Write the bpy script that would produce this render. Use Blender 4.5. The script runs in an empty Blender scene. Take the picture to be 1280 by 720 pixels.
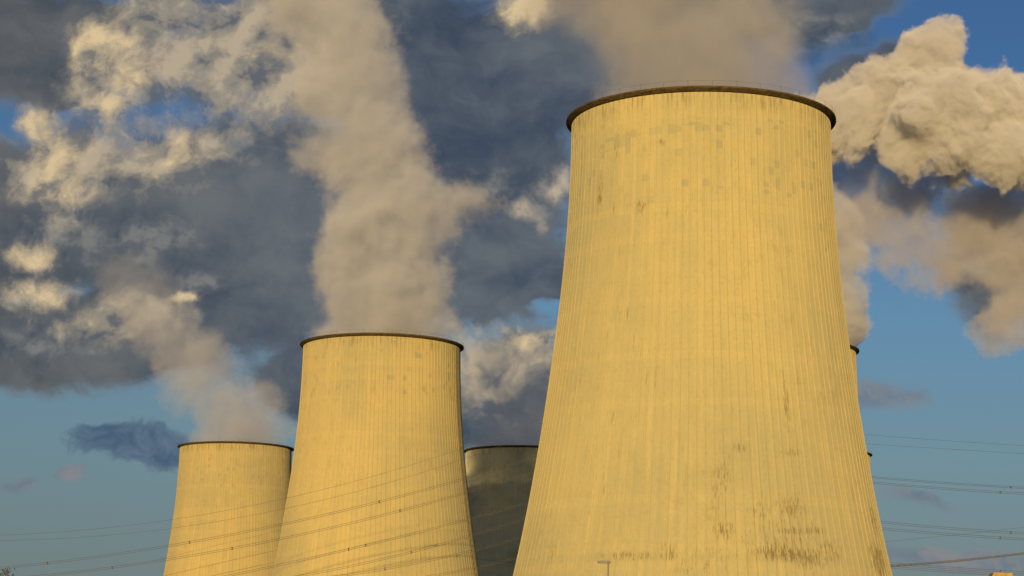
import bpy, bmesh, math, random
import numpy as np
from mathutils import Vector, Matrix

random.seed(7)
rng = np.random.default_rng(7)
S = bpy.context.scene
COL = S.collection
RAD = math.radians

# ------------------------------------------------------------------ camera
F_PX, PITCH, ROLL, CAM_Z = 2752.3, RAD(10.675), RAD(0.77), 1.7
cam_data = bpy.data.cameras.new('camera')
cam_data.sensor_width = 36.0
cam_data.lens = F_PX / 1280 * 36.0
cam_data.clip_start, cam_data.clip_end = 0.5, 60000
cam = bpy.data.objects.new('camera', cam_data)
COL.objects.link(cam)
CAM_M = Matrix.Translation((0, 0, CAM_Z)) @ Matrix.Rotation(math.pi / 2 + PITCH, 4, 'X') @ Matrix.Rotation(ROLL, 4, 'Z')
cam.matrix_world = CAM_M
S.camera = cam

# ------------------------------------------------------------------ render settings
S.render.engine = 'CYCLES'
S.view_settings.view_transform = 'Standard'
S.view_settings.look = 'None'
S.view_settings.gamma = 1.0
S.view_settings.exposure = 0.0
cy = S.cycles
cy.use_adaptive_sampling = True
cy.adaptive_threshold = 0.02
cy.volume_bounces = 2
cy.max_bounces = 8
cy.diffuse_bounces = 3
cy.volume_max_steps = 512
try:
    cy.use_denoising = True
    cy.denoiser = 'OPENIMAGEDENOISE'
except Exception:
    pass

# ------------------------------------------------------------------ sun
SUN_AZ, SUN_EL = RAD(8.4), RAD(3.7)
sun_dir = Vector((math.sin(SUN_AZ) * math.cos(SUN_EL), math.cos(SUN_AZ) * math.cos(SUN_EL), -math.sin(SUN_EL)))
sun_data = bpy.data.lights.new('sun', 'SUN')
sun_data.energy = 4.6
sun_data.color = (1.0, 0.70, 0.33)
sun_data.angle = RAD(0.5)
sun = bpy.data.objects.new('sun', sun_data)
sun.rotation_euler = sun_dir.to_track_quat('-Z', 'Y').to_euler()
sun.location = (-60, -300, 120)
COL.objects.link(sun)


# ------------------------------------------------------------------ helpers: pixels to directions
def ray(px, py):
    """world direction through a pixel of the 1280x720 photograph"""
    d = CAM_M.to_3x3() @ Vector(((px - 640) / F_PX, -(py - 360) / F_PX, -1.0))
    return d


def at(px, py, Y):
    d = ray(px, py)
    return Vector((0, 0, CAM_Z)) + d * (Y / d.y)


# ------------------------------------------------------------------ node helpers
class NT:
    def __init__(self, tree):
        self.t = tree
        self.n = tree.nodes
        self.l = tree.links

    def new(self, typ, **kw):
        n = self.n.new(typ)
        for k, v in kw.items():
            setattr(n, k, v)
        return n

    def put(self, sock, v):
        if isinstance(v, bpy.types.NodeSocket):
            self.l.new(v, sock)
        elif v is not None:
            sock.default_value = v

    def math(self, op, a, b=None, c=None, clamp=False):
        n = self.new('ShaderNodeMath', operation=op, use_clamp=clamp)
        self.put(n.inputs[0], a)
        self.put(n.inputs[1], b)
        self.put(n.inputs[2], c)
        return n.outputs[0]

    def vec(self, op, a, b=None, c=None, scale=None):
        n = self.new('ShaderNodeVectorMath', operation=op)
        self.put(n.inputs[0], a)
        self.put(n.inputs[1], b)
        self.put(n.inputs[2], c)
        if scale is not None:
            self.put(n.inputs[3], scale)
        return n.outputs[1] if op in ('LENGTH', 'DISTANCE', 'DOT_PRODUCT') else n.outputs[0]

    def noise(self, v, scale, detail=4.0, rough=0.55, dist=0.0, color=False, lac=2.0):
        n = self.new('ShaderNodeTexNoise')
        self.put(n.inputs['Vector'], v)
        n.inputs['Scale'].default_value = scale
        n.inputs['Detail'].default_value = detail
        n.inputs['Roughness'].default_value = rough
        n.inputs['Lacunarity'].default_value = lac
        n.inputs['Distortion'].default_value = dist
        return n.outputs['Color'] if color else n.outputs['Fac']

    def ramp(self, x, lo, hi, a=0.0, b=1.0, smooth=True):
        n = self.new('ShaderNodeMapRange')
        n.interpolation_type = 'SMOOTHSTEP' if smooth else 'LINEAR'
        n.clamp = True
        self.put(n.inputs[0], x)
        for i, v in enumerate((lo, hi, a, b)):
            self.put(n.inputs[1 + i], v)
        return n.outputs[0]

    def mix(self, fac, a, b, blend='MIX'):
        n = self.new('ShaderNodeMix', data_type='RGBA', blend_type=blend)
        self.put(n.inputs[0], fac)
        for s, v in ((n.inputs[6], a), (n.inputs[7], b)):
            self.put(s, v if isinstance(v, bpy.types.NodeSocket) else (*v, 1.0))
        return n.outputs[2]

    def comb(self, x, y, z):
        n = self.new('ShaderNodeCombineXYZ')
        for i, v in enumerate((x, y, z)):
            self.put(n.inputs[i], v)
        return n.outputs[0]

    def sep(self, v):
        n = self.new('ShaderNodeSeparateXYZ')
        self.put(n.inputs[0], v)
        return n.outputs


def material(name):
    m = bpy.data.materials.new(name)
    m.use_nodes = True
    t = NT(m.node_tree)
    bsdf = m.node_tree.nodes['Principled BSDF']
    bsdf.inputs['Roughness'].default_value = 0.9
    bsdf.inputs['Specular IOR Level'].default_value = 0.2
    return m, t, bsdf


def lin(r, g, b):
    return tuple((c / 255 / 12.92) if c / 255 <= 0.04045 else ((c / 255 + 0.055) / 1.055) ** 2.4 for c in (r, g, b))


# ------------------------------------------------------------------ sky
W = bpy.data.worlds.new('World')
S.world = W
W.use_nodes = True
wt = NT(W.node_tree)
bg = W.node_tree.nodes['Background']
SKY_STRENGTH = 0.12
bg.inputs['Strength'].default_value = SKY_STRENGTH
sky = wt.new('ShaderNodeTexSky', sky_type='NISHITA')
sky.sun_disc = False
sky.sun_elevation = SUN_EL
sky.sun_rotation = math.pi + SUN_AZ
sky.air_density = 1.0
sky.dust_density = 0.6
sky.ozone_density = 2.0
gen = wt.new('ShaderNodeTexCoord').outputs['Generated']
gx, gy, gz = wt.sep(gen)
K = 10.0                                   # cloud layer coordinates: 10 x tangent of azimuth / elevation
ay = wt.math('ADD', wt.math('ABSOLUTE', gy), 0.02)
cu = wt.math('MULTIPLY', wt.math('DIVIDE', gx, ay), K)
cv = wt.math('MULTIPLY', wt.math('DIVIDE', gz, ay), K)
cuv = wt.comb(cu, cv, 0.0)
PXU = K / F_PX


def cloud_field(shapes, warp_vec, soft=0.30):
    """smooth union of ellipses given at their heading and elevation; 1 in the middle, 0 at the outline"""
    out = None
    for (px, py, rx, ry) in shapes:
        d = ray(px, py)
        c = (d.x / (d.y + 0.02) * K, d.z / (d.y + 0.02) * K)
        ax, ayy = 1 / (rx * PXU), 1 / (ry * PXU)
        v = wt.vec('MULTIPLY_ADD', warp_vec, (ax, ayy, 0.0), (-c[0] * ax, -c[1] * ayy, 0.0))
        l = wt.vec('LENGTH', v)
        out = l if out is None else wt.math('SMOOTH_MIN', out, l, soft)
    return wt.math('SUBTRACT', 1.0, out)


w1 = wt.noise(cuv, 2.2, 3.0, 0.55, color=True)
w1 = wt.vec('SUBTRACT', w1, (0.5, 0.5, 0.5))
warp = wt.vec('MULTIPLY_ADD', w1, (0.40, 0.26, 0.0), cuv)
stretch = wt.vec('MULTIPLY', warp, (1.0, 1.7, 1.0))
fb = wt.noise(stretch, 2.6, 7.0, 0.58)
fb2 = wt.noise(wt.vec('ADD', stretch, (7.3, 2.1, 0)), 1.1, 5.0, 0.5)
fbf = wt.noise(wt.vec('ADD', warp, (3.3, 9.1, 0)), 7.0, 6.0, 0.62)

big = cloud_field([
    (60, 60, 210, 95), (40, 270, 260, 130), (90, 420, 280, 75), (330, 300, 300, 175), (580, 170, 190, 240),
    (620, 348, 150, 76), (440, 60, 220, 120), (760, 60, 200, 120), (1000, 8, 150, 52), (420, 470, 140, 60),
    (1120, 130, 120, 90), (640, 510, 120, 90), (1245, 325, 85, 105)], warp)
holes = cloud_field([(95, 153, 40, 24), (240, 2, 42, 16), (1240, 30, 130, 40), (690, 396, 26, 16), (292, 118, 10, 6)], warp)
m_big = wt.ramp(wt.math('ADD', big, wt.math('MULTIPLY_ADD', wt.math('SUBTRACT', fb, 0.5), 0.8, wt.math('MULTIPLY', wt.math('SUBTRACT', fbf, 0.5), 0.35))), 0.0, 0.34)
m_hole = wt.ramp(wt.math('ADD', holes, wt.math('MULTIPLY', wt.math('SUBTRACT', fbf, 0.5), 1.3)), 0.0, 0.5)
m_big = wt.math('MULTIPLY', m_big, wt.math('SUBTRACT', 1.0, m_hole))

small = cloud_field([(165, 549, 82, 30), (208, 562, 40, 26), (130, 541, 40, 20)], warp)
m_small = wt.ramp(wt.math('ADD', small, wt.math('MULTIPLY', wt.math('SUBTRACT', fbf, 0.5), 2.0)), 0.0, 0.40)
wisp = cloud_field([(18, 598, 32, 11), (100, 588, 36, 13), (1100, 493, 62, 24), (1040, 500, 60, 26), (1140, 494, 24, 10),
                    (1200, 700, 190, 22), (1150, 618, 60, 14)], warp)
m_wisp = wt.ramp(wt.math('ADD', wisp, wt.math('MULTIPLY', wt.math('SUBTRACT', fbf, 0.5), 1.2)), 0.0, 0.75)


def sc(c, k=1.0):
    """screen-referred linear colour -> value before the background strength and the exposure"""
    return tuple(v * k / SKY_STRENGTH / (2 ** S.view_settings.exposure) for v in c)


elev = wt.math('DIVIDE', cv, K)
rmp = wt.new('ShaderNodeValToRGB')
stops = [(0.0, (112, 122, 130)), (0.06, (106, 128, 140)), (0.11, (106, 139, 158)), (0.17, (94, 139, 176)), (0.24, (66, 114, 168)), (0.31, (54, 98, 152)), (0.7, (24, 60, 120))]
for i, (p_, c_) in enumerate(stops):
    e = rmp.color_ramp.elements[i] if i < 2 else rmp.color_ramp.elements.new(p_)
    e.position = p_
    e.color = (*lin(*c_), 1)
wt.put(rmp.inputs[0], elev)
clear = wt.vec('SCALE', rmp.outputs[0], scale=1.0 / SKY_STRENGTH / (2 ** S.view_settings.exposure))
clear = wt.mix(wt.ramp(cu, -2.6, 0.6, 0.22, 0.0), clear, sc(lin(84, 100, 108)))
front = wt.ramp(gy, -0.25, 0.1)            # the glow of the low sun fills the sky behind the camera
skycol = wt.mix(wt.math('MULTIPLY', front, 0.8), sky.outputs[0], clear)
# thick cloud: slate in the deep parts, paler where the layer thins or bulges
soft_n = wt.noise(wt.vec('ADD', stretch, (7.3, 2.1, 0)), 0.9, 3.0, 0.45)
mid_n = wt.noise(wt.vec('ADD', stretch, (1.3, 5.1, 0)), 2.4, 5.0, 0.5)
tone = wt.math('MULTIPLY_ADD', mid_n, 0.40, wt.math('MULTIPLY_ADD', soft_n, 0.40, wt.math('MULTIPLY', fbf, 0.20)))
c_big = wt.mix(wt.ramp(tone, 0.36, 0.66), sc(lin(60, 71, 87)), sc(lin(102, 108, 113)))
warmth = wt.math('ADD', wt.ramp(cu, -2.6, -0.5, 1.0, 0.0), wt.ramp(cu, 1.2, 2.2))
c_big = wt.mix(warmth, c_big, wt.mix(wt.ramp(tone, 0.36, 0.66), sc(lin(70, 76, 84)), sc(lin(110, 110, 108))))
c_big = wt.mix(wt.math('MULTIPLY', wt.ramp(m_big, 1.0, 0.25), 0.55), c_big, sc(lin(122, 128, 136)))
c_small = wt.mix(wt.ramp(fbf, 0.35, 0.65), sc(lin(62, 86, 112)), sc(lin(92, 112, 132)))
c_wisp = wt.mix(wt.ramp(fbf, 0.35, 0.65), sc(lin(104, 118, 134)), sc(lin(134, 134, 138)))
m_wisp, m_big, m_small = (wt.math('MULTIPLY', q_, front) for q_ in (m_wisp, m_big, m_small))
col = wt.mix(wt.math('MULTIPLY', m_wisp, 0.85), skycol, c_wisp)
col = wt.mix(wt.math('MULTIPLY', m_big, 0.96), col, c_big)
# sunlit broken cloud: ragged fields of fractal cumulus, each its own heading
w2 = wt.vec('SUBTRACT', wt.noise(cuv, 5.5, 4.0, 0.6, color=True), (0.5, 0.5, 0.5))
warp2 = wt.vec('MULTIPLY_ADD', w2, (0.07, 0.06, 0.0), wt.vec('MULTIPLY_ADD', w1, (0.20, 0.16, 0.0), cuv))
fc = wt.noise(warp2, 3.2, 12.0, 0.60)
fc_r = wt.noise(warp2, 4.4, 6.0, 0.56)
fc_l = wt.noise(wt.vec('ADD', warp2, (-0.04, 0.07, 0.0)), 4.4, 6.0, 0.56)
fc_s = wt.noise(wt.vec('ADD', warp2, (4.4, 8.8, 0.0)), 11.0, 8.0, 0.65)
edge = wt.math('MULTIPLY_ADD', wt.math('SUBTRACT', fc, 0.5), 1.9, wt.math('MULTIPLY', wt.math('SUBTRACT', fc_s, 0.5), 0.9))
shade = wt.math('MULTIPLY_ADD', wt.math('SUBTRACT', fc_r, fc_l), 2.6, wt.math('MULTIPLY_ADD', wt.math('SUBTRACT', fc_s, 0.5), 0.5, 0.5))


def lit_layer(col, shapes, lo, mid, hi, soft, amount, bias=0.0, lift=0.0):
    f = wt.math('ADD', cloud_field(shapes, warp2, 0.25), wt.math('ADD', edge, bias))
    m = wt.math('MULTIPLY', wt.math('MULTIPLY', wt.ramp(f, 0.0, soft), amount), front)
    thick = wt.ramp(f, 0.1, 1.1)
    k = wt.math('ADD', wt.math('MULTIPLY_ADD', thick, 0.25, -0.12 + lift), shade)
    c = wt.mix(wt.ramp(k, 0.18, 0.52), sc(lin(*lo)), sc(lin(*mid)))
    c = wt.mix(wt.ramp(k, 0.48, 0.92), c, sc(lin(*hi)))
    return wt.mix(m, col, c)


# grey broken layer in front of the slate sheet
col = lit_layer(col, [(130, 300, 190, 60), (60, 420, 120, 40), (300, 190, 120, 40), (250, 350, 90, 30), (620, 490, 90, 60), (520, 330, 90, 30), (1230, 320, 80, 80), (1100, 235, 70, 40), (1200, 250, 60, 30),
                      (1010, 45, 90, 50), (600, 230, 90, 30)],
                (68, 79, 92), (90, 97, 104), (126, 126, 124), 1.1, 0.85, bias=0.12)
# tan steam spreading at the top left
col = lit_layer(col, [(300, 45, 110, 60), (230, 85, 70, 45), (340, 105, 80, 55), (210, 15, 80, 40), (390, 60, 80, 90), (190, 195, 84, 54), (80, 210, 80, 60), (150, 90, 70, 60), (280, 110, 70, 36), (640, 445, 75, 36),
                      (150, 395, 90, 30), (610, 470, 60, 40)],
                (98, 102, 108), (146, 138, 125), (184, 168, 144), 1.1, 0.95, bias=0.48)
# a thin scrap of lit vapour
col = lit_layer(col, [(692, 236, 34, 28), (662, 262, 40, 20), (681, 282, 14, 18), (705, 225, 24, 24)],
                (110, 112, 116), (150, 142, 132), (190, 174, 150), 0.9, 0.9, bias=-0.02)
# brightest torn lumps
col = lit_layer(col, [(122, 60, 52, 46), (162, 98, 36, 40), (140, 135, 44, 26), (48, 152, 30, 30), (68, 190, 42, 34), (75, 235, 38, 26), (55, 365, 62, 30), (42, 322, 44, 22),
                      (230, 370, 26, 9), (655, 12, 46, 36), (655, 425, 44, 20), (225, 195, 30, 26)],
                (126, 122, 117), (178, 162, 135), (218, 194, 152), 0.85, 0.95, bias=0.16)
col = wt.mix(wt.math('MULTIPLY', m_small, 0.9), col, c_small)
W.node_tree.links.new(col, bg.inputs['Color'])


# ------------------------------------------------------------------ object helpers
def tag(o, label=None, cat=None, group=None, kind=None):
    if label:
        o['label'] = label
    if cat:
        o['category'] = cat
    if group:
        o['group'] = group
    if kind:
        o['kind'] = kind
    return o


def empty(name, loc=(0, 0, 0), rz=0.0):
    o = bpy.data.objects.new(name, None)
    o.empty_display_size = 1.0
    o.location = loc
    o.rotation_euler = (0, 0, rz)
    COL.objects.link(o)
    return o


def mesh_obj(name, verts, faces, mat, parent=None, smooth=False):
    me = bpy.data.meshes.new(name)
    me.from_pydata([tuple(v) for v in verts], [], faces)
    me.update()
    if smooth:
        me.polygons.foreach_set('use_smooth', [True] * len(me.polygons))
    me.materials.append(mat)
    o = bpy.data.objects.new(name, me)
    COL.objects.link(o)
    if parent:
        o.parent = parent
    return o


class MB:
    def __init__(self):
        self.v, self.f = [], []

    def box(self, c, s, rot=None):
        b = len(self.v)
        for z in (-1, 1):
            for y in (-1, 1):
                for x in (-1, 1):
                    p = Vector((x * s[0] / 2, y * s[1] / 2, z * s[2] / 2))
                    if rot is not None:
                        p = rot @ p
                    self.v.append(Vector(c) + p)
        for q in ((0, 2, 3, 1), (4, 5, 7, 6), (0, 1, 5, 4), (2, 6, 7, 3), (0, 4, 6, 2), (1, 3, 7, 5)):
            self.f.append(tuple(b + i for i in q))
        return self

    def tube(self, pts, r, n=6, closed=False):
        pts = [Vector(p) for p in pts]
        rs = r if isinstance(r, (list, tuple)) else [r] * len(pts)
        b = len(self.v)
        L = len(pts)
        for i, p in enumerate(pts):
            if closed:
                d = pts[(i + 1) % L] - pts[i - 1]
            else:
                d = pts[min(i + 1, L - 1)] - pts[max(i - 1, 0)]
            d.normalize()
            a = d.cross(Vector((0, 0, 1)))
            if a.length < 1e-3:
                a = d.cross(Vector((0, 1, 0)))
            a.normalize()
            c = d.cross(a)
            for k in range(n):
                t = 2 * math.pi * k / n
                self.v.append(p + (a * math.cos(t) + c * math.sin(t)) * rs[i])
        for i in range(L if closed else L - 1):
            j = (i + 1) % L
            for k in range(n):
                k2 = (k + 1) % n
                self.f.append((b + i * n + k, b + i * n + k2, b + j * n + k2, b + j * n + k))
        if not closed:
            self.f.append(tuple(b + k for k in range(n))[::-1])
            self.f.append(tuple(b + (L - 1) * n + k for k in range(n)))
        return self

    def lathe(self, prof, n, closed=True):
        b = len(self.v)
        L = len(prof)
        for (r, z) in prof:
            for k in range(n):
                t = 2 * math.pi * k / n
                self.v.append(Vector((r * math.cos(t), r * math.sin(t), z)))
        for i in range(L if closed else L - 1):
            j = (i + 1) % L
            for k in range(n):
                k2 = (k + 1) % n
                self.f.append((b + i * n + k, b + i * n + k2, b + j * n + k2, b + j * n + k))
        return self

    def build(self, name, mat, parent=None, smooth=False):
        return mesh_obj(name, self.v, self.f, mat, parent, smooth)


# ------------------------------------------------------------------ ground
m, t, b = material('grass_ground')
oc = t.new('ShaderNodeTexCoord').outputs['Object']
n1 = t.noise(oc, 0.02, 6.0, 0.6)
n2 = t.noise(oc, 0.6, 4.0, 0.6)
c = t.mix(t.ramp(n1, 0.35, 0.65), (0.045, 0.065, 0.022), (0.11, 0.10, 0.045))
c = t.mix(t.ramp(n2, 0.45, 0.75), c, (0.10, 0.095, 0.06))
t.l.new(c, b.inputs['Base Color'])
g = 22000.0
ground = mesh_obj('ground', [(-g, -g, 0), (g, -g, 0), (g, g, 0), (-g, g, 0)], [(0, 1, 2, 3)], m)
tag(ground, 'rough dry grass ground spreading under the cooling towers', 'ground', kind='structure')

# ------------------------------------------------------------------ cooling towers
TOWER_H = 113.0
PZ = [0, 12, 25.3, 34.2, 43.2, 49.2, 58.3, 66, 73.5, 82.8, 89.0, 95.3, 103.2, 110.3, 113]
PR = [41.5, 38.4, 35.1, 33.35, 31.7, 30.68, 29.32, 28.25, 27.33, 26.38, 25.86, 25.42, 25.08, 24.95, 24.93]
NRIB = 126


def r_at(z):
    # smooth interpolation of the measured profile
    co = np.polyfit(PZ, PR, 6)
    return np.polyval(co, z)


def shell_mesh():
    fr = [0.0, 0.05, 0.19, 0.24]
    off = [0.0, 0.08, 0.08, 0.0]
    ang, ro = [], []
    for i in range(NRIB):
        for a, o in zip(fr, off):
            ang.append(2 * math.pi * (i + a) / NRIB)
            ro.append(o)
    ang, ro = np.array(ang), np.array(ro)
    zs = np.linspace(0, TOWER_H - 0.9, 62)
    R = r_at(zs)
    n = len(ang)
    V = []
    for z, r in zip(zs, R):
        rr = r + ro
        V.append(np.stack([rr * np.cos(ang), rr * np.sin(ang), np.full(n, z)], 1))
    # inner face, from the top down into the throat
    zi = [TOWER_H - 0.9, 80.0, 40.0]
    for z in zi:
        r = r_at(z) - 0.7
        V.append(np.stack([r * np.cos(ang), r * np.sin(ang), np.full(n, z)], 1))
    L = len(V)
    V = np.concatenate(V)
    Fc = []
    for i in range(L - 1):
        for k in range(n):
            k2 = (k + 1) % n
            Fc.append((i * n + k, i * n + k2, (i + 1) * n + k2, (i + 1) * n + k))
    me = bpy.data.meshes.new('shell')
    me.from_pydata(V.tolist(), [], Fc)
    me.update()
    return me


TOWERS = {'main': (36.17, 414.2), 'mid': (-41.15, 693.25), 'far': (-123.27, 987.6), 'dark': (5.2, 988.0),
          'hidden': (84.6, 693.25), 'sliver': (136.4, 985.0)}


def tower_uv(px, py, key='main'):
    """angle and height on a tower's wall where a ray of sight meets it"""
    X, Y = TOWERS[key]
    d = ray(px, py)
    o = Vector((0, 0, CAM_Z))
    for s in np.linspace((Y - 45) / d.y, Y / d.y, 1500):
        p = o + d * s
        if math.hypot(p.x - X, p.y - Y) <= r_at(min(max(p.z, 0), 113)):
            return math.atan2(p.y - Y, p.x - X), p.z
    return None


def concrete(name, base, stains=(), patches=(), groove_k=1.35, dirt=1.0, rust=1.0, mould=0.0, seed=0.0):
    m, t, b = material(name)
    oc = t.new('ShaderNodeTexCoord').outputs['Object']
    x, y, z = t.sep(oc)
    ang = t.math('ARCTAN2', y, x)
    # metres round the wall, so streaks keep one width
    U = t.math('MULTIPLY', ang, 27.0)
    uv = t.comb(U, z, seed)
    ribf = t.math('MULTIPLY', ang, NRIB / (2 * math.pi))
    rib_i = t.math('FLOOR', ribf)
    rib_t = t.math('FRACT', ribf)
    # one tint per strip between ribs and per casting lift
    wn = t.new('ShaderNodeTexWhiteNoise', noise_dimensions='2D')
    t.put(wn.inputs['Vector'], t.comb(t.math('ADD', rib_i, seed * 13.0), 0.0, 0.0))
    lift = t.math('FLOOR', t.math('DIVIDE', z, 1.45))
    wn2 = t.new('ShaderNodeTexWhiteNoise', noise_dimensions='2D')
    t.put(wn2.inputs['Vector'], t.comb(rib_i, t.math('ADD', lift, seed * 7.0), 0.0))
    wn3 = t.new('ShaderNodeTexWhiteNoise', noise_dimensions='1D')
    t.put(wn3.inputs['W'], t.math('ADD', lift, seed * 3.0))
    big = t.noise(t.vec('MULTIPLY', uv, (0.03, 0.018, 1.0)), 1.0, 4.0, 0.6)
    fine = t.noise(t.vec('MULTIPLY', uv, (1.3, 0.9, 1.0)), 1.0, 5.0, 0.7)
    streak = t.noise(t.vec('MULTIPLY', uv, (0.9, 0.035, 1.0)), 1.0, 4.0, 0.6)
    c1 = base
    c2 = tuple(v * k for v, k in zip(base, (0.74, 0.82, 1.0)))       # greyer-green weathering
    c3 = tuple(min(1, v * k) for v, k in zip(base, (1.12, 1.08, 1.04)))
    c = t.mix(t.ramp(big, 0.35, 0.68), c1, c2)
    c = t.mix(t.math('MULTIPLY', t.ramp(streak, 0.45, 0.75), 0.55), c, c3)
    c = t.mix(t.math('MULTIPLY', wn.outputs[0], 0.35), c, c2)
    c = t.mix(t.math('MULTIPLY', t.ramp(wn3.outputs[0], 0.6, 1.0), 0.18), c, c3)
    c = t.mix(t.math('MULTIPLY', t.math('ABSOLUTE', t.math('SUBTRACT', fine, 0.5)), 1.5), c, tuple(v * 0.55 for v in base))
    mott = t.noise(t.vec('MULTIPLY', uv, (0.45, 0.28, 1.0)), 1.0, 6.0, 0.72)
    mz = t.noise(t.vec('MULTIPLY', uv, (0.05, 0.045, 1.0)), 1.0, 2.0, 0.5)
    c = t.mix(t.math('MULTIPLY', t.ramp(mott, 0.5, 0.72), t.ramp(mz, 0.4, 0.65, 0.2, 0.7)), c, tuple(v * k for v, k in zip(base, (0.70, 0.70, 0.72))))
    c = t.mix(t.math('MULTIPLY', t.ramp(mott, 0.46, 0.30), 0.3), c, c3)
    # repaired rectangles gathered in a few fields near the top
    pfield = t.math('MULTIPLY', t.math('MULTIPLY', t.ramp(z, 80.0, 96.0), t.ramp(z, 109.5, 107.5)), 0.35)
    for (px, py, rx, rz_, w) in patches:
        uvp = tower_uv(px, py)
        v = t.vec('MULTIPLY_ADD', t.comb(U, z, 0.0), (1 / rx, 1 / rz_, 0.0), (-uvp[0] * 27.0 / rx, -uvp[1] / rz_, 0.0))
        pfield = t.math('MAXIMUM', pfield, t.math('MULTIPLY', t.ramp(t.vec('LENGTH', v), 0.3, 1.1, 1.0, 0.0), w))
    pm = t.math('GREATER_THAN', t.math('ADD', wn2.outputs[0], pfield), 1.28)
    pj = t.math('MULTIPLY_ADD', wn.outputs[0], 0.35, 0.35)
    c = t.mix(t.math('MULTIPLY', pm, pj), c, tuple(v * k for v, k in zip(base, (0.62, 0.70, 0.95))))
    # dirt held along each rib's foot
    groove = t.math('MULTIPLY', t.ramp(rib_t, 0.23, 0.27), t.ramp(rib_t, 0.36, 0.30))
    c = t.mix(t.math('MULTIPLY', groove, t.ramp(streak, 0.3, 0.7, 0.12 * groove_k, 0.55 * groove_k)), c, tuple(v * 0.62 for v in base))
    # rust runs: short dark brown vertical marks
    rn = t.noise(t.vec('MULTIPLY', uv, (2.0, 0.16, 1.0)), 1.0, 3.0, 0.65)
    rz = t.noise(t.vec('MULTIPLY', uv, (0.07, 0.055, 1.0)), 1.0, 2.0, 0.5)
    rm = t.math('MULTIPLY', t.ramp(rn, 0.60, 0.72), t.ramp(rz, 0.44, 0.62))
    c = t.mix(t.math('MULTIPLY', rm, 0.62 * rust), c, (0.16, 0.085, 0.03))
    # black algae marks on single lifts
    an = t.noise(t.vec('MULTIPLY', uv, (3.6, 0.42, 1.0)), 1.0, 6.0, 0.8)
    field = None
    for (px, py, rx, rz_, w) in stains:
        uvp = tower_uv(px, py)
        if uvp is None:
            continue
        a0, z0 = uvp
        v = t.vec('MULTIPLY_ADD', t.comb(U, z, 0.0), (1 / rx, 1 / rz_, 0.0), (-a0 * 27.0 / rx, -z0 / rz_, 0.0))
        f = t.math('MULTIPLY', t.ramp(t.vec('LENGTH', v), 0.1, 1.25, 1.0, 0.0), w)
        field = f if field is None else t.math('MAXIMUM', field, f)
    low = t.math('MULTIPLY', t.ramp(z, 48.0, 24.0), t.math('MULTIPLY', t.ramp(rz, 0.46, 0.72), 0.52 * dirt))
    field = low if field is None else t.math('MAXIMUM', field, low)
    am = t.ramp(t.math('ADD', an, t.math('MULTIPLY', field, 0.17)), 0.56, 0.72)
    am = t.math('MULTIPLY', am, t.math('MINIMUM', t.math('MULTIPLY', field, 1.5), 0.70))
    c = t.mix(am, c, (0.12, 0.082, 0.028))
    # orange speckle where reinforcement rusts through, low on the wall
    sp = t.noise(t.vec('MULTIPLY', uv, (1.5, 1.1, 1.0)), 1.0, 5.0, 0.75)
    sm = t.math('MULTIPLY', t.math('MULTIPLY', t.ramp(sp, 0.58, 0.70), t.ramp(mz, 0.40, 0.62)), t.ramp(z, 62.0, 34.0, 0.25, 0.8))
    c = t.mix(t.math('MULTIPLY', sm, 0.32), c, (0.40, 0.20, 0.055))
    # drips under the rim
    dn = t.noise(t.vec('MULTIPLY', uv, (1.5, 0.16, 1.0)), 1.0, 3.0, 0.6)
    dm = t.math('MULTIPLY', t.ramp(z, 107.5, 112.0), t.ramp(dn, 0.48, 0.66))
    c = t.mix(t.math('MULTIPLY', dm, 0.6), c, (0.14, 0.09, 0.035))
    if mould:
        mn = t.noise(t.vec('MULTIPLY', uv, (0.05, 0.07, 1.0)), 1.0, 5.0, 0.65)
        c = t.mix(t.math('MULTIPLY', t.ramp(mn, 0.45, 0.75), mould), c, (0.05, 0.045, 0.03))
    if 'Diffuse Roughness' in b.inputs:
        b.inputs['Diffuse Roughness'].default_value = 0.35
    t.l.new(c, b.inputs['Base Color'])
    bump = t.new('ShaderNodeBump')
    bump.inputs['Strength'].default_value = 0.25
    bump.inputs['Distance'].default_value = 0.08
    t.l.new(fine, bump.inputs['Height'])
    t.l.new(bump.outputs[0], b.inputs['Normal'])
    return m


BASE = (0.52, 0.445, 0.205)
main_stains = [(980, 692, 7.0, 2.2, 1.0), (1010, 697, 5.5, 2.5, 0.9), (995, 664, 4.0, 1.2, 0.8), (1020, 663, 3.0, 1.0, 0.7),
               (990, 634, 3.5, 3.0, 0.7), (905, 663, 2.2, 2.4, 0.8), (903, 590, 2.0, 7.0, 0.5), (1098, 700, 4.0, 5.0, 1.0),
               (1092, 650, 2.5, 4.0, 0.7), (983, 505, 0.7, 8.0, 0.8), (990, 566, 3.0, 1.0, 0.7), (925, 560, 3.0, 1.6, 0.5),
               (790, 695, 9.0, 1.6, 0.55), (700, 700, 6.0, 1.5, 0.4), (833, 692, 2.5, 3.0, 0.6), (1040, 690, 4.0, 3.0, 0.6),
               (750, 240, 1.2, 6.0, 0.8), (800, 258, 2.5, 2.0, 0.7), (770, 190, 1.0, 4.0, 0.5), (828, 178, 1.5, 1.2, 0.7),
               (895, 622, 1.2, 6.0, 0.5), (950, 640, 3.0, 4.0, 0.45)]
main_patches = [(765, 178, 9.0, 2.2, 1.0), (850, 160, 13.0, 1.6, 0.8), (900, 158, 4, 1.5, 0.8), (985, 233, 5.0, 3.0, 0.75), (975, 165, 4.0, 2.4, 0.6),
                (785, 190, 7.0, 3.0, 0.6), (950, 215, 3.0, 2.0, 0.55), (1020, 200, 6.0, 8.0, 0.45), (1030, 290, 5, 8, 0.45), (880, 250, 6, 8, 0.38)]
M_main = concrete('weathered_concrete_near', BASE, main_stains, main_patches, seed=0.0)
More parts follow.
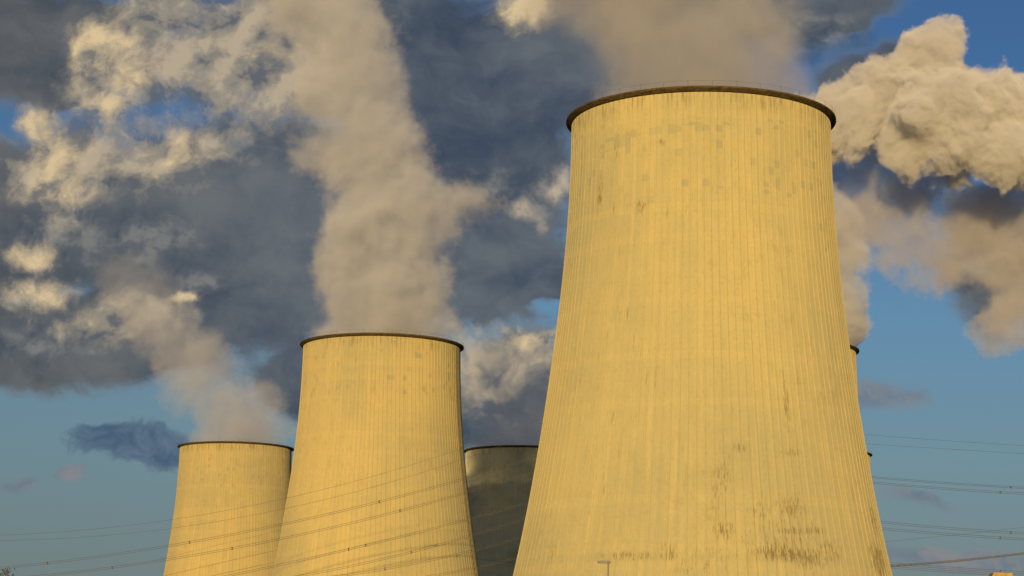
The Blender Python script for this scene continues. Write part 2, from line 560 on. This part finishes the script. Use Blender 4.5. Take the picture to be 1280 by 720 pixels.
M_tower = concrete('weathered_concrete', (0.52, 0.43, 0.19), (), dirt=0.6, rust=0.8, seed=2.0)
M_far = concrete('weathered_concrete_far', (0.52, 0.42, 0.18), (), dirt=0.3, rust=0.5, seed=4.3)
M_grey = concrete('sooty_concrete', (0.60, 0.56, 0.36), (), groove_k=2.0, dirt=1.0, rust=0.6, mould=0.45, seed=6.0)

m, t, b = material('mossy_rim_concrete')
oc = t.new('ShaderNodeTexCoord').outputs['Object']
n = t.noise(t.vec('MULTIPLY', oc, (1, 1, 2.5)), 1.3, 6.0, 0.75)
t.l.new(t.mix(t.ramp(n, 0.35, 0.65), (0.035, 0.026, 0.011), (0.14, 0.10, 0.038)), b.inputs['Base Color'])
M_rim = m
m, t, b = material('galvanised_steel')
b.inputs['Base Color'].default_value = (0.10, 0.095, 0.085, 1)
b.inputs['Metallic'].default_value = 0.6
b.inputs['Roughness'].default_value = 0.6
M_steel = m
m, t, b = material('dull_zinc')
b.inputs['Base Color'].default_value = (0.30, 0.26, 0.17, 1)
M_lamp_steel = m

shell_me = shell_mesh()
rim_mb = MB().lathe([(24.6, 112.1), (25.3, 112.2), (25.95, 112.58), (26.08, 112.64), (26.08, 112.96), (26.0, 113.0), (24.25, 113.0), (24.25, 112.1)], 252)
rail_mb = MB()
NP = 36
for k in range(NP):
    a = 2 * math.pi * k / NP
    h = 1.25 if k % 2 == 0 else 1.0
    p = Vector((25.85 * math.cos(a), 25.85 * math.sin(a), 112.99))
    rail_mb.tube([p, p + Vector((0, 0, h))], 0.022, 4)
rail_mb.tube([(25.85 * math.cos(2 * math.pi * k / 144), 25.85 * math.sin(2 * math.pi * k / 144), 114.0) for k in range(144)], 0.012, 4, closed=True)


def ladder_mb(a, z0, z1):
    mb = MB()
    er = Vector((math.cos(a), math.sin(a), 0))
    et = Vector((-math.sin(a), math.cos(a), 0))
    zs = np.linspace(z0, z1, 30)
    for s in (-0.35, 0.35):
        mb.tube([er * (float(r_at(z)) + 0.45) + et * s + Vector((0, 0, z)) for z in zs], 0.03, 4)
    z = z0
    while z < z1:
        c = er * (float(r_at(z)) + 0.45) + Vector((0, 0, z))
        mb.tube([c - et * 0.35, c + et * 0.35], 0.016, 4)
        # safety hoop
        if int(round((z - z0) / 0.9)) % 2 == 0:
            mb.tube([c + et * 0.42 * math.cos(q) + er * 0.75 * math.sin(q) for q in np.linspace(0, math.pi, 7)], 0.02, 4)
        # bracket to the wall
        if int(round((z - z0) / 0.9)) % 6 == 0:
            mb.box(c - er * 0.25, (0.12, 0.12, 0.12), None)
            mb.tube([c - et * 0.35 - er * 0.5, c - et * 0.35], 0.04, 4)
        z += 0.9
    return mb


T_INFO = [
    ('main', M_main, 'huge nearest cooling tower, sunlit yellow concrete with dark stains low on its right side', None),
    ('mid', M_tower, 'second largest sunlit cooling tower, crossed by power lines, left of the huge nearest one', -0.36),
    ('far', M_far, 'smallest sunlit cooling tower, farthest left, partly behind the middle tower', None),
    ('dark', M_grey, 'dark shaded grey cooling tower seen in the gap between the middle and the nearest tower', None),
    ('hidden', M_tower, 'cooling tower showing only a narrow rim and edge high right of the nearest tower', 0.03),
    ('sliver', M_far, 'cooling tower showing only a dark rim tip lower right of the nearest tower', None),
]
towers = {}
for i, (key, mat, label, lad) in enumerate(T_INFO):
    X, Y = TOWERS[key]
    root = empty('cooling_tower', (X, Y, 0))
    tag(root, label, 'cooling tower', 'concrete cooling towers of the power station')
    me = shell_me if i == 0 else shell_me.copy()
    me.materials.clear()
    me.materials.append(mat)
    sh = bpy.data.objects.new('shell', me)
    COL.objects.link(sh)
    sh.parent = root
    if i == 0:
        rim0 = rim_mb.build('rim', M_rim, root)
        rail0 = rail_mb.build('railing', M_steel, root)
    else:
        for src in (rim0, rail0):
            cpy = src.copy()
            COL.objects.link(cpy)
            cpy.parent = root
    if lad is not None:
        ladder_mb(lad, 3.0, 112.0).build('ladder', M_lamp_steel, root)
    towers[key] = root


# ------------------------------------------------------------------ steam
def hull_mesh(puffs, grow, voxel, cut_z=None, neck=None):
    """one closed lumpy skin round all the puffs of a plume"""
    bm = bmesh.new()
    for (c, r) in puffs:
        g = max(0.2, grow)
        mat = Matrix.Translation(c) @ Matrix.Diagonal((r[0] + g, r[1] + g, r[2] + g, 1))
        bmesh.ops.create_icosphere(bm, subdivisions=3, radius=1.0, matrix=mat)
    me = bpy.data.meshes.new('tmp')
    bm.to_mesh(me)
    bm.free()
    o = bpy.data.objects.new('tmp', me)
    COL.objects.link(o)
    md = o.modifiers.new('r', 'REMESH')
    md.mode = 'VOXEL'
    md.voxel_size = voxel
    dg = bpy.context.evaluated_depsgraph_get()
    dg.update()
    out = bpy.data.meshes.new_from_object(o.evaluated_get(dg))
    bpy.data.objects.remove(o)
    bpy.data.meshes.remove(me)
    if cut_z is not None:
        bm = bmesh.new()
        bm.from_mesh(out)
        bmesh.ops.bisect_plane(bm, geom=bm.verts[:] + bm.edges[:] + bm.faces[:], plane_co=(0, 0, cut_z), plane_no=(0, 0, 1), clear_inner=True)
        ed = [e for e in bm.edges if e.is_boundary]
        bmesh.ops.holes_fill(bm, edges=ed)
        if neck:
            for v in bm.verts:
                h = math.hypot(v.co.x, v.co.y)
                lim = neck + max(0.0, v.co.z - 0.6) * 1.2
                if v.co.z < 12 and h > lim:
                    v.co.x *= lim / h
                    v.co.y *= lim / h
        bm.to_mesh(out)
        bm.free()
    return out


def steam(name, label, cat, group, origin, puffs_px, density, soft, erode, fscale, step, warp_amp=6.0, warp_scale=0.02,
          gate=False, voxel=2.5, aniso=-0.15, smin=6.0, rough=0.6, detail=5.0, tint=(1.0, 1.0, 1.0), thin=None, grow=None, bias=0.0):
    """puffs_px: (px, py, depth, radius_px[, flatten_x, flatten_z]); real puffs in metres round their own place"""
    O = Vector(origin)
    puffs = []
    for q in puffs_px:
        px, py, Y, rp = q[:4]
        fx = q[4] if len(q) > 4 else 1.0
        fz = q[5] if len(q) > 5 else 1.0
        r = rp * Y / F_PX
        puffs.append((at(px, py, Y) - O, (r * fx, r * min(fx, 1.3), r * fz)))
    if grow is None:
        grow = erode * 0.45
    me = hull_mesh(puffs, grow, voxel, -2.0 if gate else None, 24.0 if gate else None)
    m = bpy.data.materials.new(name)
    m.use_nodes = True
    m.node_tree.nodes.clear()
    t = NT(m.node_tree)
    out = t.new('ShaderNodeOutputMaterial')
    pv = t.new('ShaderNodeVolumePrincipled')
    pv.inputs['Color'].default_value = (*tint, 1)
    pv.inputs['Anisotropy'].default_value = aniso
    oc = t.new('ShaderNodeTexCoord').outputs['Object']
    wv = t.noise(oc, warp_scale, 2.0, 0.5, color=True)
    wv = t.vec('SUBTRACT', wv, (0.5, 0.5, 0.5))
    p = t.vec('MULTIPLY_ADD', wv, (warp_amp, warp_amp, warp_amp), oc)
    d = None
    for (c, r) in puffs:
        inv = (1 / r[0], 1 / r[1], 1 / r[2])
        v = t.vec('MULTIPLY_ADD', p, inv, (-c[0] * inv[0], -c[1] * inv[1], -c[2] * inv[2]))
        rm = sum(r) / 3
        l = t.math('MULTIPLY_ADD', t.vec('LENGTH', v), rm, -rm)
        d = l if d is None else t.math('SMOOTH_MIN', d, l, smin)
    f = t.noise(p, fscale, detail, rough)
    s = t.math('SUBTRACT', t.math('MULTIPLY_ADD', f, erode * 2, -erode + bias), d)
    dens = t.ramp(s, 0.0, soft)
    dens = t.math('MULTIPLY', dens, t.ramp(f, 0.30, 0.70, density * 0.25, density * 1.75, smooth=False))
    z = t.sep(oc)[2]
    if gate:
        dens = t.math('MULTIPLY', dens, t.ramp(z, -2.0, 1.0))
    if thin is not None:
        dens = t.math('MULTIPLY', dens, t.ramp(z, thin[0], thin[1], 1.0, thin[2]))
    t.l.new(dens, pv.inputs['Density'])
    t.l.new(pv.outputs[0], out.inputs['Volume'])
    me.materials.clear()
    me.materials.append(m)
    o = bpy.data.objects.new(name, me)
    o.location = O
    COL.objects.link(o)
    co = np.array([v.co for v in me.vertices])
    size = co.max(0) - co.min(0)
    try:
        m.cycles.volume_step_rate = step / (0.1 * float(size.mean()))
    except Exception:
        pass
    tag(o, label, cat, group)
    return o


G = 'steam plumes rising from the cooling towers'
Zr = TOWER_H
Y1, Y2, Y3, Y5 = 414.2, 693.25, 987.6, 693.25
steam('steam_plume', 'thin brownish grey steam plume rising straight from the huge nearest tower', 'steam plume', G,
      (*TOWERS['main'], Zr),
      [(868, 150, Y1, 120), (868, 110, Y1, 140), (866, 60, Y1, 145), (850, 5, Y1, 148), (835, -60, Y1, 160), (820, -130, Y1, 170),
       (960, 85, Y1, 62), (930, 20, Y1, 70), (752, 60, Y1, 40), (985, -10, Y1, 50), (668, 5, Y1, 46), (705, -20, Y1, 66), (735, 25, Y1, 44), (985, 90, Y1, 40), (985, 30, Y1, 46)],
      density=0.055, soft=5.0, erode=10.0, fscale=0.06, step=2.2, aniso=0.0, tint=(.86,.85,.84), gate=True, warp_amp=6, warp_scale=0.03, smin=5, detail=6, rough=0.62)
steam('steam_plume', 'tall pale steam column from the middle cooling tower with a puff bulging right', 'steam plume', G,
      (*TOWERS['mid'], Zr),
      [(477, 440, Y2, 84), (476, 405, Y2, 92), (478, 360, Y2, 98), (480, 310, Y2, 92), (482, 260, Y2, 84), (472, 210, Y2, 75),
       (460, 160, Y2, 74), (448, 110, Y2, 72), (425, 60, Y2, 76), (400, 10, Y2, 82), (375, -50, Y2, 90),
       (550, 280, Y2, 46), (588, 256, Y2, 34), (540, 330, Y2, 36), (400, 200, Y2, 34)],
      density=0.085, soft=7.5, erode=22.0, fscale=0.052, step=2.0, thin=(10, 190, 0.5), aniso=-0.03, tint=(.92,.94,.99), gate=True, warp_amp=10, warp_scale=0.022, detail=8, rough=0.70)
steam('steam_plume', 'soft steam plume leaning left from the smallest far left tower', 'steam plume', G,
      (*TOWERS['far'], Zr),
      [(295, 566, Y3, 58), (294, 548, Y3, 63), (290, 522, Y3, 62), (272, 495, Y3, 58), (248, 468, Y3, 58), (228, 438, Y3, 54),
       (208, 410, Y3, 50), (188, 380, Y3, 52), (160, 350, Y3, 50), (335, 535, Y3, 34), (328, 500, Y3, 36), (298, 480, Y3, 34), (225, 505, Y3, 34)],
      density=0.048, thin=(12, 90, 0.22), soft=9.0, erode=20.0, fscale=0.045, step=2.8, aniso=0.0, tint=(.90,.92,.97), gate=True, warp_amp=12, warp_scale=0.02, detail=8, rough=0.70)
steam('steam_plume', 'grey shaded steam behind the gap above the dark cooling tower', 'steam plume', G,
      (*TOWERS['dark'], Zr),
      [(652, 580, 988, 58), (650, 555, 988, 64), (648, 520, 988, 68), (640, 485, 988, 62), (630, 460, 988, 40)],
      density=0.020, soft=10.0, erode=13.0, fscale=0.04, step=4.0, gate=True, warp_amp=9, warp_scale=0.02)
steam('steam_plume', 'narrow peach steam plume edging out right of the nearest tower under the bright cloud', 'steam plume', G,
      (*TOWERS['hidden'], Zr),
      [(973, 470, Y5, 80), (974, 425, Y5, 94), (988, 385, Y5, 98), (1005, 340, Y5, 84), (1010, 295, Y5, 74), (1062, 315, Y5, 20), (1072, 350, Y5, 22)],
      density=0.14, soft=3.5, erode=12.0, fscale=0.06, step=2.0, aniso=0.0, gate=True, warp_amp=6, warp_scale=0.03, detail=6, rough=0.64)

C = 'steam clouds drifting above the towers'
YR = 800
steam('steam_cloud', 'big bright peach billowing steam cloud at upper right of the nearest tower', 'cloud', C,
      at(1170, 150, YR),
      [(1065, 150, YR, 50), (1110, 120, YR, 52), (1165, 85, YR, 50), (1180, 60, YR, 34), (1180, 150, YR - 20, 66), (1230, 140, YR, 66),
       (1285, 170, YR, 70), (1330, 180, YR, 76), (1245, 190, YR - 20, 46), (1140, 170, YR - 10, 46), (1270, 120, YR + 20, 46), (1020, 160, YR + 20, 50),
       (1200, 212, YR, 26)],
      density=0.22, soft=2.5, erode=15.0, fscale=0.065, step=1.6, aniso=-0.12, warp_amp=14, warp_scale=0.03, smin=3, rough=0.68, detail=8)
YQ = 845
steam('steam_cloud', 'ragged tan grey steam hanging below the bright cloud at right', 'cloud', C,
      at(1140, 270, YQ),
      [(1065, 210, YQ, 62), (1085, 270, YQ, 52), (1130, 240, YQ, 56), (1150, 290, YQ, 46), (1185, 320, YQ, 44), (1225, 290, YQ, 64),
       (1265, 330, YQ, 62), (1262, 400, YQ, 46), (1290, 380, YQ, 65), (1290, 290, YQ, 70), (1235, 415, YQ, 28), (1168, 345, YQ, 26), (1060, 310, YQ, 26), (1100, 200, YQ, 50), (1250, 235, YQ, 40)],
      density=0.065, soft=5.0, erode=22.0, fscale=0.045, step=2.6, bias=-0.5, aniso=0.0, tint=(.95,.93,.92), warp_amp=16, warp_scale=0.02, smin=5, rough=0.70, detail=8)

# ------------------------------------------------------------------ power lines
m, t, b = material('weathered_conductor')
b.inputs['Base Color'].default_value = (0.10, 0.09, 0.07, 1)
b.inputs['Roughness'].default_value = 0.7
M_wire = m


def curve_pts(pts, Y, n=28, ext=None):
    """quadratic through the measured points, turned into a hanging line in its own vertical plane"""
    xs = np.array([p[0] for p in pts], float)
    ys = np.array([p[1] for p in pts], float)
    co = np.polyfit(xs, ys, min(2, len(pts) - 1))
    lo, hi = (xs.min(), xs.max()) if ext is None else ext
    y0, y1 = Y if isinstance(Y, tuple) else (Y, Y)
    out = []
    for k in range(n + 1):
        f = k / n
        x = lo + (hi - lo) * f
        out.append(at(x, float(np.polyval(co, x)), y0 + (y1 - y0) * f))
    return out


GL = 'high voltage wires between and beside the towers'


def line(label, pts, Y, ext, offs=((0, 0),), r=0.045, spacers=()):
    P = curve_pts(pts, Y, ext=ext)
    mid = P[len(P) // 2].copy()
    if len(offs) == 1:
        o = MB().tube([p - mid for p in P], r, 5).build('power_line', M_wire)
        o.location = mid
        tag(o, label, 'power line', GL)
        return o
    root = empty('power_line', mid)
    tag(root, label, 'power line', GL)
    for (ox, oz) in offs:
        MB().tube([p - mid + Vector((0, ox, oz)) for p in P], r, 5).build('conductor', M_wire, root)
    for sx in spacers:
        q = min(P, key=lambda p: abs(proj_x(p) - sx)) - mid
        mb = MB()
        (ax, az), (bx, bz) = offs[0], offs[-1]
        mb.tube([q + Vector((0, ax, az)), q + Vector((0, bx, bz))], r * 1.6, 5)
        mb.box(q + Vector((0, ax, az)), (0.34, 0.3, 0.3))
        mb.box(q + Vector((0, bx, bz)), (0.34, 0.3, 0.3))
        mb.build('spacer', M_wire, root)
    return root


CAM_INV = CAM_M.inverted()


def proj_x(p):
    q = CAM_INV @ p
    return 640 + F_PX * q.x / -q.z


pair = ((0, 0), (0.5, -0.42))
YW = 585.0
line('uppermost thin single wire rising across the two left towers', [(0, 668.3), (100, 664), (200, 652), (330, 628), (463, 596), (580, 560)], YW, (-30, 800), r=0.035)
line('second thin single wire from the top, across the two left towers', [(0, 675.5), (100, 671.5), (200, 663), (330, 641), (460, 610), (580, 574)], YW, (-30, 800), r=0.035)
line('upper twin wire reaching from the left edge across both left towers', [(0, 709), (68, 702), (200, 683), (330, 659), (465, 628.5), (580, 597.5)], YW, (-30, 800), pair, spacers=(68, 235, 465))
line('lower twin wire from the bottom left corner, just under the longer twin wire', [(35, 720), (126, 710.5), (200, 700), (330, 677), (400, 661), (510, 635), (585, 614)], YW, (-40, 800), pair, spacers=(126, 288, 510))
line('twin wire entering low between the two left towers and crossing the middle tower', [(270, 722), (330, 709), (430, 687), (466, 678.5), (585, 648)], YW, (200, 800), pair, spacers=(430, 466))
line('twin wire second from the bottom on the middle tower', [(380, 718), (518, 688), (590, 668)], YW, (300, 800), pair, spacers=(518,))
line('twin wire near the foot of the middle tower with one clamp', [(415, 720), (476, 711), (595, 686)], YW, (330, 800), pair, spacers=(476,))
line('lowest twin wire cutting the bottom right corner of the middle tower', [(545, 718), (575, 712.5), (597, 708)], YW, (450, 800), pair, spacers=())
YB = 860.0
line('faint wire crossing the far left tower only, higher of the three', [(266, 683), (344, 664.5)], YB, (180, 480), r=0.035)
line('faint wire crossing the far left tower only, middle of the three', [(222, 716), (280, 702.5), (345, 688)], YB, (150, 480), r=0.06)
line('faint wire crossing the far left tower only, lowest of the three', [(287, 715), (342, 703)], YB, (200, 480), r=0.06)
line('faint wire sloping across the foot of the dark shaded tower', [(594, 698.5), (645, 704)], YB, (520, 760), r=0.06)
YE = (600.0, 560.0)
line('uppermost thin wire at right of the nearest tower', [(1085, 543.5), (1180, 550.5), (1280, 557)], YE, (960, 1330), r=0.035)
line('second thin wire at right, just under the uppermost one', [(1085, 555), (1180, 561), (1280, 567)], YE, (960, 1330), r=0.035)
line('upper twin wire of the high right bundle', [(1100, 596.5), (1190, 603.5), (1280, 609)], YE, (960, 1330), ((0, 0), (0.5, -0.3)), spacers=(1266,))
line('lower twin wire of the high right bundle', [(1100, 603), (1190, 610.5), (1280, 616)], YE, (960, 1330), ((0, 0), (0.5, -0.36)), spacers=(1254,))
line('upper twin wire of the middle right bundle', [(1103, 651.5), (1190, 659.5), (1280, 665.5)], YE, (960, 1330), pair, spacers=(1268,))
line('lower twin wire of the middle right bundle', [(1103, 659.7), (1190, 667), (1280, 673)], YE, (960, 1330), pair, spacers=(1254,))
line('faint wire rising to the right through the middle right bundle', [(1108, 677), (1180, 670), (1280, 659)], 760.0, (960, 1330), r=0.045)
line('thick dark bunched wire rising to the right near the bottom right corner', [(1112, 706.5), (1190, 700.5), (1280, 690.5)], 760.0, (960, 1330), ((0, 0), (0.4, -0.3), (0.8, -0.55)), r=0.09)
line('upper twin wire of the lowest right bundle', [(1115, 703.5), (1190, 709), (1280, 714.5)], YE, (960, 1330), pair, spacers=(1248,))
line('lower twin wire of the lowest right bundle', [(1115, 708), (1190, 713.5), (1280, 719)], YE, (960, 1330), pair, spacers=(1268,))

# ------------------------------------------------------------------ street lamp
m, t, b = material('lamp_grey_paint')
oc = t.new('ShaderNodeTexCoord').outputs['Object']
t.l.new(t.mix(t.noise(oc, 6.0, 3.0), (0.16, 0.15, 0.13), (0.23, 0.21, 0.18)), b.inputs['Base Color'])
b.inputs['Roughness'].default_value = 0.55
M_lamp = m
m, t, b = material('lamp_diffuser')
b.inputs['Base Color'].default_value = (0.35, 0.33, 0.28, 1)
b.inputs['Roughness'].default_value = 0.3
M_diff = m
YP = 138.0
head_r = at(763.5, 704, YP)
head_l = at(747.0, 704, YP)
foot = Vector((at(760.3, 706, YP).x, YP, 0))
lamp = empty('street_lamp', foot)
tag(lamp, 'grey street lamp with a flat box head in front of the nearest tower', 'street lamp')
top = head_r.z
MB().tube([(0, 0, 0), (0, 0, 0.9), (0, 0, 0.95), (0, 0, top - 0.02)], [0.09, 0.09, 0.06, 0.045], 10).build('pole', M_lamp, lamp)
w = head_r.x - head_l.x
cx = (head_r.x + head_l.x) / 2 - foot.x
hb = bmesh.new()
bmesh.ops.create_cube(hb, size=1.0, matrix=Matrix.Translation((cx, 0, top + 0.07)) @ Matrix.Diagonal((w, 0.36, 0.16, 1)))
bmesh.ops.bevel(hb, geom=hb.edges[:], offset=0.03, segments=2, affect='EDGES')
hm = bpy.data.meshes.new('lamp_head')
hb.to_mesh(hm)
hb.free()
hm.materials.append(M_lamp)
ho = bpy.data.objects.new('lamp_head', hm)
COL.objects.link(ho)
ho.parent = lamp
MB().box((cx - 0.08, 0, top - 0.022), (w * 0.62, 0.26, 0.02)).build('diffuser', M_diff, lamp)

# ------------------------------------------------------------------ ochre building at bottom right
m, t, b = material('ochre_render')
oc = t.new('ShaderNodeTexCoord').outputs['Object']
nn = t.noise(t.vec('MULTIPLY', oc, (1, 1, 0.3)), 0.8, 5.0, 0.6)
t.l.new(t.mix(t.ramp(nn, 0.35, 0.7), (0.44, 0.32, 0.11), (0.34, 0.24, 0.09)), b.inputs['Base Color'])
M_ochre = m
m, t, b = material('dark_roof_sheet')
b.inputs['Base Color'].default_value = (0.10, 0.085, 0.06, 1)
M_roof = m
YBd = 520.0
tl, tr = at(1237, 717.5, YBd), at(1263, 717.5, YBd)
bw = tr.x - tl.x
house = empty('stair_tower', ((tl.x + tr.x) / 2, YBd, 0))
tag(house, 'ochre top of a narrow building peeping over the bottom edge at right', 'building')
hz = tl.z
MB().box((0, 0, (hz - 0.7) / 2), (bw * 0.92, bw * 0.92, hz - 0.7)).build('wall', M_ochre, house)
rb = MB()
rb.v += [Vector(v) for v in ((-bw * .5, -bw * .5, hz - .7), (bw * .5, -bw * .5, hz - .7), (bw * .5, bw * .5, hz - .7), (-bw * .5, bw * .5, hz - .7),
                             (-bw * .38, -bw * .42, hz + .25), (bw * .5, -bw * .42, hz + .25), (bw * .5, bw * .42, hz + .25), (-bw * .38, bw * .42, hz + .25))]
rb.f += [(0, 3, 2, 1), (4, 5, 6, 7), (0, 1, 5, 4), (1, 2, 6, 5), (2, 3, 7, 6), (3, 0, 4, 7)]
rb.build('roof', M_ochre, house)
MB().box((0, -bw * .46 - .02, hz - 6), (bw * .4, .06, 1.6)).build('window', M_roof, house)

# ------------------------------------------------------------------ tree at bottom left
m, t, b = material('leaf_green')
oc = t.new('ShaderNodeTexCoord').outputs['Object']
t.l.new(t.mix(t.ramp(t.noise(oc, 1.5, 3.0), 0.35, 0.65), (0.05, 0.075, 0.02), (0.11, 0.125, 0.035)), b.inputs['Base Color'])
b.inputs['Roughness'].default_value = 0.6
M_leaf = m
m, t, b = material('bark_brown')
b.inputs['Base Color'].default_value = (0.09, 0.065, 0.04, 1)
M_bark = m
YT = 190.0
tip = at(9, 712.0, YT)
tree = empty('broadleaf_tree', (tip.x - 0.6, YT, 0))
tag(tree, 'leafy green treetop poking up in the bottom left corner', 'tree')
th = tip.z
tb = MB()
tb.tube([(0, 0, 0), (0.1, 0, th * .3), (-0.05, .1, th * .6), (0.25, 0, th * .85), (0.55, 0, th - .25)], [.26, .2, .14, .07, .02], 8)
leaves = MB()
ends = [Vector((0.6, 0, th - .2))]
for k in range(46):
    z0 = th * random.uniform(.28, .88)
    a = random.uniform(0, 2 * math.pi)
    L = (th - z0) * .55 + random.uniform(.3, 1.0)
    L = min(L, 3.6)
    p0 = Vector((0, 0, z0))
    p2 = p0 + Vector((math.cos(a) * L, math.sin(a) * L, L * random.uniform(.25, .6)))
    p2.z = min(p2.z, th - .8)
    p1 = (p0 + p2) / 2 + Vector((0, 0, .15))
    tb.tube([p0, p1, p2], [.06, .04, .015], 5)
    for q in np.linspace(.35, 1.0, 6):
        ends.append(p0.lerp(p2, float(q)) + Vector((random.gauss(0, .25), random.gauss(0, .25), random.gauss(0, .2))))
for e in ends:
    top_e = e is ends[0]
    for k in range(60 if top_e else 26):
        sg = .42 if not top_e else .36
        c = e + Vector((random.gauss(0, sg), random.gauss(0, sg), random.gauss(0, sg * .6 if not top_e else .22)))
        s = random.uniform(.07, .13)
        ax = Vector((random.gauss(0, 1), random.gauss(0, 1), random.gauss(0, 1))).normalized()
        bx = ax.orthogonal().normalized()
        i0 = len(leaves.v)
        leaves.v += [c - ax * s, c + bx * s * .5, c + ax * s, c - bx * s * .5]
        leaves.f.append((i0, i0 + 1, i0 + 2, i0 + 3))
tb.build('trunk', M_bark, tree)
leaves.build('crown', M_leaf, tree)
